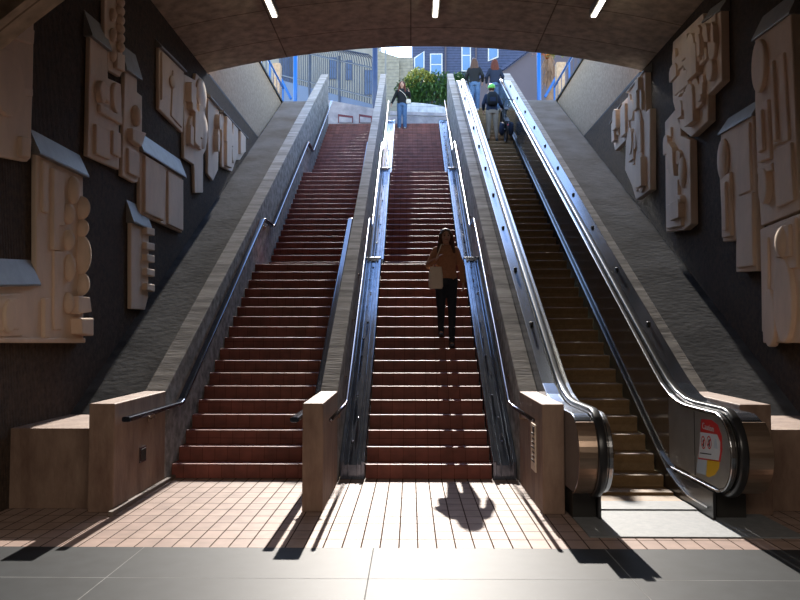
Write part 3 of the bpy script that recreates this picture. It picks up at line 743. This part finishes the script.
# beige buildings left
be = thing('beige_building', 'pale siding building with dark blue windows behind the tall picket fence', 'building')
YC = 40
b = MB(); b.box(pxx(262, YC), pxx(379, YC), YC, YC + 6, 8.5, 18.6); b.build('wall', 'stucco', be)
for (a, c, e, f_) in ((329, 337, 57, 79), (346, 352, 60, 80), (364, 373, 70, 95)): 
    window(be, pxx(a, YC), pxx(c, YC), pz(f_, YC), pz(e, YC), YC, 0, 'navy', glass='dglass')
bg2 = thing('siding_building', 'beige lap sided building receding under the patch of white sky', 'building')
wallpoly('wall', [(376, 50), (399, 57.5), (399, 130), (376, 130)], 34, .4, 'beige', bg2)
wallpoly('side_wall', [(399, 57.5), (413, 57.5), (413, 130), (399, 130)], 34.3, .4, 'beige', bg2)
dk = thing('dark_gateway', 'dark shaded gateway structure at the far left of the picket fence', 'building')
wallpoly('wall', [(279, 50), (289, 46), (289, 196), (279, 196)], 37, 1.2, 'navy', dk)

# picket fence with curled tops
fe = thing('picket_fence', 'tall dark metal picket fence with curled tops on a navy base', 'fence', loc=(0, 0, 0))
pa, pb = Vector((at(281, 76, Y=36).x, 36, 0)), Vector((at(375, 104, Y=28).x, 28, 0))
zb0, zb1 = pz(80, 36, 281), pz(105, 28, 375); zt0, zt1 = pz(46, 36, 281), pz(66, 28, 375)
NP = 46
for i in range(NP):
    s_ = i / (NP - 1); q = pa.lerp(pb, s_); z0, z1 = zb0 + (zb1 - zb0) * s_, zt0 + (zt1 - zt0) * s_
    b = MB(); b.tube([(q.x, q.y, z0), (q.x, q.y, z1), (q.x - .05, q.y - .05, z1 + .25), (q.x - .25, q.y - .1, z1 + .42), (q.x - .45, q.y - .1, z1 + .42)], .022, 6); b.build('picket', 'pick', fe)
for dz in (.25, None):
    b = MB()
    if dz: b.tube([(pa.x, pa.y, zb0 + dz), (pb.x, pb.y, zb1 + dz)], .035, 6)
    else: b.tube([(pa.x, pa.y, zt0 - .1), (pb.x, pb.y, zt1 - .1)], .035, 6)
    b.build('fence_rail', 'pick', fe)
for s_ in (.0, .36, .68, 1):
    q = pa.lerp(pb, s_); b = MB(); b.tube([(q.x, q.y, 8.9), (q.x, q.y, zt0 + (zt1 - zt0) * s_ + .1)], .06, 8); b.build('fence_post', 'pick', fe)
b = MB()
b.add([(pa.x, pa.y, 8.9), (pb.x, pb.y, 8.9), (pb.x, pb.y, zb1), (pa.x, pa.y, zb0), (pa.x, pa.y + .25, 8.9), (pb.x, pb.y + .25, 8.9), (pb.x, pb.y + .25, zb1), (pa.x, pa.y + .25, zb0)],
      [(0, 1, 2, 3), (7, 6, 5, 4), (0, 3, 7, 4), (1, 5, 6, 2), (3, 2, 6, 7), (0, 4, 5, 1)])
b.build('base_wall', 'navy', fe)
def postp(name, label, cat, px, y0, y1, Y, r, m):
    x = pxx(px, Y); b = MB(); b.tube([(x, Y, 8.85), (x, Y, pz(y0, Y, px))], r, 10); o = b.build(name, m, smooth=True); o['label'] = label; o['category'] = cat; return o
postp('sign_post', 'bright blue painted square post beyond the left ledge', 'post', 295.3, 40, 98, 27, .075, 'post')
postp('sign_post', 'bright blue painted post beyond the escalator, in front of the mauve building', 'post', 539, 40, 97, 27, .075, 'post')
postp('lamp_post', 'thick dark pole at the end of the picket fence', 'post', 375, 38, 105, 27.5, .10, 'navy')
postp('pole', 'thin pale pole just past the thick dark pole', 'post', 385.5, 50, 105, 29, .03, 'stucco')
# concrete piers and blue railings at street level
for nm, lab, x0p, x1p, ytop_, Yp in (('concrete_pier', 'pale concrete pier at the street end of the left upper wall', 272.5, 280, 63, 24.4), ('concrete_pier', 'pale concrete pier at the street end of the right upper wall', 557, 566, 62, 24.4)):
    xa, xb = pxx(x0p, Yp), pxx(x1p, Yp)
    b = MB(); b.box(xa, xb, Yp, Yp + .3, 8.6, pz(ytop_, Yp, x0p)); o = b.build(nm, 'wallup'); o['label'] = lab; o['category'] = 'pier'
def railing(lab, x, y0, y1, z0, z1):
    t = thing('street_railing', lab, 'railing', loc=(x, y0, z0))
    b = MB(); b.tube([(0, 0, z1 - z0), (0, y1 - y0, z1 - z0)], .035, 8); b.build('top_rail', 'post', t)
    b = MB(); b.tube([(0, 0, .12), (0, y1 - y0, .12)], .025, 8); b.build('bottom_rail', 'post', t)
    n = 9
    for i in range(n):
        y = (y1 - y0) * i / (n - 1); b = MB(); b.tube([(0, y, 0), (0, y, z1 - z0)], .028 if i % 4 == 0 else .012, 6); b.build('baluster', 'post' if i % 4 == 0 else 'navy', t)
railing('blue street railing on top of the left upper wall', WL - .3, 19.6, 24.2, 8.84, 9.9)
railing('blue street railing on top of the right upper wall', WR + .3, 19.6, 24.2, 8.84, 9.9)
def brace(lab, a, c, Y):
    p, q = at(a[0], a[1], Y=Y), at(c[0], c[1], Y=Y)
    t = thing('ramp_rail', lab, 'railing')
    b = MB(); b.tube([p, q], .05, 8); b.build('sloping_rail', 'post', t)
    b = MB(); b.tube([(p.x, p.y, 8.8), p], .045, 8); b.build('upright', 'navy', t)
brace('short blue sloping rail beside the blue post on the left', (280, 77), (291, 99), 26)
brace('short blue sloping rail below the palm on the right', (557, 76), (545, 97), 26)
# low painted parapet behind the wide stair
pr = thing('painted_parapet', 'low painted parapet with red framed recesses at the head of the wide stair', 'wall')
YP = 26.6
wallpoly('wall', [(328, 100), (382, 110), (382, 143), (328, 143)], YP, .8, 'graf', pr)
for a, c in ((338, 353), (359, 372)):
    wallpoly('recess', [(a, 114), (c, 116), (c, 122.5), (a, 122.5)], YP - .04, .04, 'maroon', pr)
    wallpoly('recess_panel', [(a + 1, 116.5), (c - 1, 118), (c - 1, 122.5), (a + 1, 122.5)], YP - .06, .02, 'graf', pr)
# white tiled bench wall
bw = thing('tiled_bench_wall', 'low curved white tiled wall under the bush behind the middle stair', 'wall')
wallpoly('wall', [(398, 103), (414, 102.5), (430, 104), (443, 106.5), (447, 108), (447, 135), (398, 135)], 27.2, .7, 'wtile', bw)
wallpoly('painted_band', [(390, 111), (447, 113), (447, 116), (390, 115)], 27.14, .06, 'graf', bw)
wallpoly('front_step', [(388, 116), (448, 117), (448, 130), (388, 130)], 26.6, .5, 'graf', bw)

# bush behind bench: a dense mass of leaves with stems
def leaves(mb, c, r, n, size, rnd, shell=.55):
    for _ in range(n):
        while True:
            q = Vector((rnd.uniform(-1, 1), rnd.uniform(-1, 1), rnd.uniform(-1, 1)))
            if shell < q.length < 1: break
        p = Vector(c) + Vector((q.x * r[0], q.y * r[1], q.z * r[2]))
        d = Vector((rnd.gauss(0, 1), rnd.gauss(0, 1), rnd.gauss(0, 1))).normalized(); u = d.cross(Vector((.3, .2, 1))).normalized()
        s_ = size * rnd.uniform(.6, 1.3)
        mb.add([p - d * s_, p + u * s_ * .4, p + d * s_, p - u * s_ * .4], [(0, 1, 2, 3)])
rnd = random.Random(4)
bs = thing('leafy_bush', 'rounded dense green bush above the white tiled wall', 'bush', loc=(0, 29.5, 8.9))
b = MB()
for px_, py_, rx_, rz_ in ((408, 92, .55, .6), (422, 88, .6, .75), (437, 88, .65, .7), (447, 92, .5, .6), (430, 98, 1.0, .5), (412, 99, .6, .4)):
    p = at(px_, py_, Y=29.5); leaves(b, (p.x, 0, p.z - 8.9), (rx_, .6, rz_), 900, .075, rnd, .3)
b.build('foliage', 'leaf', bs)
b = MB()
for px_, py_ in ((414, 78), (419, 75), (424, 79), (410, 84), (430, 80)):
    p = at(px_, py_, Y=29.5); leaves(b, (p.x, -.2, p.z - 8.9), (.3, .3, .28), 160, .07, rnd, .1)
b.build('flowering_tips', 'leafy', bs)
b = MB()
for i in range(7):
    x = at(404 + i * 7, 100, Y=29.5).x; b.tube([(x, 0, 0), (x + rnd.uniform(-.1, .1), 0, 2.6)], .03, 6)
b.build('stem', 'brownleaf', bs)
# low plants behind the top of the escalator divider
b = MB()
for px_, py_ in ((449, 76), (456, 77), (461, 76), (466, 78)):
    p = at(px_, py_, Y=30.5); leaves(b, (p.x, 30.5, p.z - .2), (.35, .3, .4), 260, .07, rnd, .1)
    b.tube([(p.x, 30.5, 8.9), (p.x, 30.5, p.z)], .04, 6)
o = b.build('hedge_shrub', 'leaf'); o['label'] = 'low clump of green leaves showing over the divider left of the escalator top'; o['category'] = 'bush'
# palm with orange and yellow fronds
pl = thing('palm_tree', 'small palm with yellow green and orange fronds and a shaggy brown skirt', 'tree', loc=(pxx(549, 28.5), 28.5, 8.9))
p = at(549, 56, Y=28.5); hz = p.z - 8.9
b = MB(); b.tube([(0, 0, 0), (.05, 0, hz)], [.16, .12], 10); b.build('trunk', 'brownleaf', pl)
for i in range(14):
    a = 2 * pi * i / 14 + .2; b = MB(); L = rnd.uniform(.6, .85)
    for s_ in range(9):
        t0 = s_ / 9; x = cos(a) * L * t0; y = sin(a) * L * t0; z = hz + .35 * sin(t0 * 2.6) - .1
        for sd in (-1, 1):
            u = Vector((-sin(a), cos(a), -.3)) * .16 * sd * (1 - t0 * .6)
            b.add([(x, y, z), (x + cos(a) * .1, y + sin(a) * .1, z), (x + u.x + cos(a) * .12, y + u.y + sin(a) * .12, z + u.z)], [(0, 1, 2)])
    b.build('frond', 'orange' if cos(a) < -.3 else 'leafy', pl)
b = MB()
for i in range(120):
    a = rnd.uniform(0, 2 * pi); r_ = rnd.uniform(.12, .3); z = hz - rnd.uniform(0, .9)
    b.tube([(cos(a) * r_ * .5, sin(a) * r_ * .5, z), (cos(a) * r_, sin(a) * r_, z - .35)], .015, 4)
b.build('dead_frond_skirt', 'brownleaf', pl)

# ------------------------------------------------------------------ people
def hand(mb, wrist, d, palm_n, curl=.5, s=1.0):
    """palm and five bent fingers; d: direction of the fingers, palm_n: palm normal"""
    w_ = Vector(wrist); d = Vector(d).normalized(); n = Vector(palm_n).normalized(); side = d.cross(n).normalized()
    for k in (-1.2, -.4, .4, 1.2): mb.cap(w_ + side * k * .011 * s, .013 * s, w_ + d * .075 * s + side * k * .017 * s, .0115 * s, 8)
    for k, L in ((-1.5, .060), (-.5, .075), (.5, .072), (1.5, .055)):
        p = w_ + d * .08 * s + side * k * .019 * s; dd = d.copy()
        for j in range(3):
            dd = (dd + n * curl * .5).normalized(); q = p + dd * L * s * (.45, .32, .25)[j]
            mb.cap(p, (.0095 - j * .0008) * s, q, (.0088 - j * .0008) * s, 8); p = q
    p = w_ + d * .02 * s - side * .02 * s; q = p + (d * .7 - side * .7 + n * .3).normalized() * .04 * s; r_ = q + (d * .9 - side * .2 + n * .4).normalized() * .032 * s
    mb.cap(p, .013 * s, q, .011 * s, 8); mb.cap(q, .0105 * s, r_, .0085 * s, 8)

def person(label, loc, rz, H, hips, knees, ankles, elbows, wrists, top, pants, shoes, hair, head_turn=0, lean=0, long_hair=True, female=True, handdirs=None, curl=(.5, .5), wide_pants=1.0, helmet=False, bag_curl=0):
    """local frame: faces -Y, right hand at -X. joints are given as (right, left) in metres"""
    t = thing('person', label, 'person', loc=loc, rz=rz)
    k = H / 1.65
    V = lambda a: Vector(a) * k
    pel = Vector((0, 0, .90)); 
    tl = lambda z: Vector((0, -lean * (z - .9), 0))       # forward lean offset by height
    C = lambda x, y, z: V((x, y - lean * max(0, z - .9), z))
    sh = [C(-.15, 0, 1.335), C(.15, 0, 1.335)]; hp_ = [V((-.085, 0, .88)), V((.085, 0, .88))]
    el = [V(e) for e in elbows]; wr = [V(e) for e in wrists]; kn = [V(e) for e in knees]; an = [V(e) for e in ankles]
    b = MB()
    # torso
    b.loft([(C(0, 0, .84), .13 * k, .09 * k), (C(0, 0, .92), .155 * k, .105 * k), (C(0, 0, 1.05), .125 * k, .085 * k), (C(0, 0, 1.2), .145 * k, .095 * k), (C(0, 0, 1.32), .155 * k, .09 * k), (C(0, 0, 1.40), .09 * k, .065 * k)])
    b.cap(C(0, 0, 1.36), .06 * k, C(0, -.01, 1.47), .05 * k)
    hc = C(0, -.02, 1.545)
    b.ell(hc, (.073 * k, .088 * k, .108 * k), 20, 14)
    b.ell(hc + Vector((0, -.02, -.055)) * k, (.052 * k, .06 * k, .055 * k), 16, 10)
    b.cap(hc + V((0, -.085, .01)), .009 * k, hc + V((0, -.102, -.022)), .014 * k, 8)                # nose
    for s_ in (-1, 1): b.ell(hc + V((s_ * .074, .005, -.005)), (.012 * k, .02 * k, .032 * k), 10, 8)      # ears
    for i in (0, 1):
        b.cap(sh[i], .05 * k, el[i], .040 * k); b.cap(el[i], .039 * k, wr[i], .025 * k)
        hd = (handdirs[i] if handdirs else (wr[i] - el[i]))
        hand(b, wr[i], hd, ((1 if i == 0 else -1), 0, 0) if not handdirs else (0, .2, -1) if False else ((1 if i == 0 else -1), -.3, 0), curl[i], k)
        b.cap(hp_[i], .08 * k, kn[i], .055 * k); b.cap(kn[i], .053 * k, an[i], .035 * k)
        b.cap(an[i], .033 * k, an[i] + V((0, -.07, -.055)), .018 * k)
    b.build('body', 'skin', t, remesh=.0095)
    # face features
    for s_ in (-1, 1):
        e = MB(); e.ell(hc + V((s_ * .030, -.078, .008)), (.013 * k, .009 * k, .008 * k), 10, 8); e.build('eye', 'eye', t, smooth=True)
        e = MB(); e.cap(hc + V((s_ * .018, -.086, .03)), .004 * k, hc + V((s_ * .044, -.076, .03)), .003 * k, 6); e.build('eyebrow', hair, t, smooth=True)
    e = MB(); e.ell(hc + V((0, -.078, -.052)), (.024 * k, .009 * k, .008 * k), 12, 8); e.build('mouth', 'lip', t, smooth=True)
    # top
    b = MB()
    b.loft([(C(0, 0, .86), .168 * k, .118 * k), (C(0, 0, .93), .170 * k, .122 * k), (C(0, 0, 1.05), .15 * k, .108 * k), (C(0, 0, 1.2), .168 * k, .118 * k), (C(0, 0, 1.32), .182 * k, .108 * k), (C(0, 0, 1.37), .15 * k, .09 * k), (C(0, 0, 1.40), .10 * k, .075 * k), (C(0, 0, 1.42), .07 * k, .065 * k)])
    for i in (0, 1):
        b.cap(sh[i], .062 * k, el[i], .054 * k); b.cap(el[i], .056 * k, el[i].lerp(wr[i], .9), .042 * k)
    b.build('top', top, t, remesh=.012)
    # trousers
    b = MB()
    b.loft([(V((0, 0, .80)), .150 * k, .115 * k), (V((0, 0, .90)), .165 * k, .122 * k), (C(0, 0, .97), .14 * k, .10 * k)])
    for i in (0, 1):
        b.cap(hp_[i], .098 * k, kn[i], .066 * k * wide_pants); b.cap(kn[i], .065 * k * wide_pants, kn[i].lerp(an[i], .93), .047 * k * wide_pants ** 2)
    b.build('trousers', pants, t, remesh=.012)
    for i in (0, 1):
        b = MB(); a_ = an[i]
        b.ell(a_ + V((0, -.055, -.052)), (.042 * k, .125 * k, .035 * k), 14, 8); b.cap(a_ + V((0, .02, -.03)), .045 * k, a_ + V((0, 0, 0)), .042 * k)
        b.build('shoe', shoes, t, remesh=.01)
    # hair
    b = MB()
    b.ell(hc + V((0, .024, .03)), (.094 * k, .097 * k, .106 * k), 18, 12)
    if long_hair:
        b.loft([(hc + V((0, .085, -.34)), .10 * k, .035 * k), (hc + V((0, .085, -.2)), .135 * k, .05 * k), (hc + V((0, .06, -.08)), .118 * k, .065 * k), (hc + V((0, .035, .03)), .098 * k, .075 * k)])
        for s_ in (-1, 1): b.cap(hc + V((s_ * .082, -.01, .03)), .028 * k, hc + V((s_ * .112, -.05, -.24)), .034 * k)
    b.build('hair', hair, t, remesh=.010)
    if helmet:
        b = MB()
        b.ell(hc + V((0, .01, .055)), (.105 * k, .135 * k, .095 * k), 18, 12); b.cap(hc + V((0, -.12, .05)), .02 * k, hc + V((0, -.15, .045)), .012 * k)
        b.build('helmet', 'helmet', t, remesh=.012)
    return t, k, C, V

# woman walking down the middle stair (stands on the tenth step, other foot reaching for the ninth)
W1 = (.54, Y0 + 9 * TRD + .14, 10 * RIS)
person('person in brown sweater and dark jeans walking down the middle stair', W1, .03, 1.66,
       None, [(-.08, -.03, .47), (.085, -.10, .43)], [(-.075, .02, .088), (.07, -.20, -.078)],
       [(-.265, .0, 1.10), (.245, .02, 1.08)], [(-.165, -.16, 1.17), (.262, -.03, .84)],
       'sweater', 'denimd', 'shoe', 'hairb', handdirs=[(.5, -.4, .6), (0, -.1, -1)], curl=(1.2, .5))
def tote(lab, loc, m, w_, h, d, strap, name='tote_bag', rz=0):
    t = thing(name, lab, 'bag', loc=loc, rz=rz)
    b = MB(); b.loft([((0, 0, 0), w_ * .42, d * .4), ((0, 0, h * .1), w_ * .5, d * .5), ((0, 0, h * .6), w_ * .5, d * .48), ((0, 0, h), w_ * .40, d * .25)]); b.build('pouch', m, t, bevel=.01, smooth=True)
    b = MB(); b.tube(strap, .009, 8); b.build('strap', m, t, smooth=True)
    return t
tote('cream canvas shoulder bag of the person in the brown sweater', (W1[0] - .16, W1[1] - .11, W1[2] + .74), 'cream', .22, .34, .10,
     [(-.05, 0, .32), (.02, -.01, .5), (.09, .02, .69), (.12, .05, .695), (.11, .10, .5), (.04, .05, .32)])
# woman at the top of the middle stair
yk = FLY[2] + 15 * TRD
W2 = (at(402, 128, Y=yk).x, yk + .14, FLZ[2] + 16 * RIS)
person('person in black top and blue jeans standing at the head of the middle stair', W2, 0, 1.64,
       None, [(-.09, -.02, .47), (.09, -.03, .47)], [(-.095, .02, .088), (.095, .02, .088)],
       [(-.26, .03, 1.12), (.26, -.02, 1.14)], [(-.36, -.02, .90), (.24, -.17, 1.25)],
       'blackc', 'denim', 'shoew', 'haira', handdirs=[(-.3, 0, -1), (-.2, -.3, 1)], curl=(.5, 1.0), wide_pants=1.2)
tote('small beige crossbody bag of the person at the head of the middle stair', (W2[0] + .22, W2[1] - .12, W2[2] + .86), 'cream', .17, .15, .06,
     [(-.04, 0, .14), (-.12, -.03, .30), (-.24, .0, .42), (-.36, .06, .52)], 'crossbody_bag')
# two women near the top of the escalator, seen from behind
def escstep(Y):
    best = min(nos, key=lambda q: abs(q[0] - Y)); return best
ya, za = escstep(22.7)
for lab, px_, hr_, pn, rzz, ln, Hh in (('person in black jacket and pale blue jeans seen from behind atop the escalator', 474.5, 'hairb', 'denim', pi - .15, .06, 1.70),
                                   ('person with reddish hair in navy top seen from behind, right before the cyclist', 495, 'haira', 'denim', pi + .05, .0, 1.66)):
    x = at(px_, 100, Y=ya + .15).x
    person(lab, (x, ya + .17, za), rzz, Hh, None, [(-.09, -.05, .47), (.09, .02, .46)], [(-.09, -.0, .088), (.09, .03, .088)],
           [(-.25, .02, 1.12), (.25, -.03, 1.12)], [(-.24, -.15, .98), (.24, -.16, .96)], 'blackc' if px_ < 480 else 'bluec', pn, 'shoew', hr_, lean=ln, wide_pants=1.15)
# cyclist
yc_, zc_ = escstep(19.75)
xcy = at(496, 130, Y=yc_ + .1).x
person('person in lime green helmet and khaki trousers holding a bicycle on the escalator', (xcy - .1, yc_ + .15, zc_), pi, 1.60,
       None, [(-.11, -.03, .47), (.10, -.0, .47)], [(-.13, .02, .088), (.11, .02, .088)],
       [(-.26, -.12, 1.12), (.24, .0, 1.10)], [(-.34, -.36, 1.10), (.22, -.18, .98)], 'bluec', 'khaki', 'shoe', 'hairb', lean=.10, long_hair=False, helmet=True, curl=(1.0, .6), handdirs=[(0, -1, -.1), (0, -.3, -1)])
bp_ = thing('backpack', 'dark grey backpack worn by the person in the lime helmet', 'backpack', loc=(xcy - .1, yc_ + .15 - .13, zc_ + .98))
b = MB(); b.loft([((0, -.02, 0), .12, .06), ((0, -.03, .1), .15, .085), ((0, -.0, .3), .145, .075), ((0, .02, .38), .10, .05)]); b.build('pack', 'blackc', bp_, smooth=True)
for s_ in (-1, 1):
    b = MB(); b.tube([(s_ * .09, .02, .36), (s_ * .10, .12, .40), (s_ * .10, .26, .33), (s_ * .12, .24, .12), (s_ * .1, .05, .04)], .014, 8); b.build('strap', 'blackc', bp_, smooth=True)
b = MB(); b.box(-.08, .08, -.115, -.09, .08, .2); b.build('pocket', 'bluec', bp_, bevel=.01)
# bicycle climbing the slope
bx = at(505, 130, Y=yc_).x
bk = thing('bicycle', 'small black bicycle with dark side bags on the escalator', 'bicycle', loc=(bx + .02, yc_ + .10, zc_ + .0), rx=math.atan(T30))
def wheel(y):
    b = MB(); R = .30; b.tube([(0, y + R * cos(a), .30 + R * sin(a)) for a in [2 * pi * i / 28 for i in range(29)]], .022, 8, caps=False); wv_ = b.build('wheel', 'rubber', bk, smooth=True)
    b = MB()
    for i in range(14):
        a = 2 * pi * i / 14; b.tube([(0.015 * (-1) ** i, y, .30), (0, y + .28 * cos(a), .30 + .28 * sin(a))], .002, 4)
    b.tube([(-.05, y, .30), (.05, y, .30)], .02, 8); b.build('spoke_set', 'steelrail', wv_)
wheel(.0); wheel(1.0)
b = MB()
for p, q in (((0, 0, .3), (0, .38, .28)), ((0, .38, .28), (0, .22, .78)), ((0, .38, .28), (0, .82, .72)), ((0, .24, .7), (0, .82, .78)), ((0, 0, .3), (0, .24, .7)), ((0, .82, .86), (0, 1.0, .3))): b.tube([p, q], .018, 8)
b.build('frame', 'blk', bk, smooth=True)
b = MB(); b.tube([(-.26, .76, .96), (-.05, .82, .98), (0, .82, .86), (.05, .82, .98), (.26, .76, .96)], .013, 8); b.build('handlebar', 'blk', bk, smooth=True)
b = MB(); b.ell((0, .2, .84), (.07, .13, .03), 12, 8); b.tube([(0, .22, .78), (0, .21, .83)], .015, 8); b.build('saddle', 'blk', bk, smooth=True)
for s_ in (-1, 1):
    b = MB(); b.loft([((s_ * .12, -.05, .22), .05, .13), ((s_ * .13, -.05, .3), .07, .16), ((s_ * .12, -.05, .52), .06, .15)]); b.build('side_bag', 'bluec', bk, smooth=True)
b = MB(); b.box(-.06, .06, -.22, .2, .60, .62); b.build('rack', 'blk', bk)
b = MB(); b.cap((0, -.32, .55), .02, (0, -.33, .55), .02); b.build('rear_reflector', 'red', bk)
for s_ in (-1, 1):
    b = MB(); b.box(s_ * .08 - .02, s_ * .08 + .04 * s_, .33, .43, .22 + .1 * s_, .24 + .1 * s_); b.build('pedal', 'blk', bk)
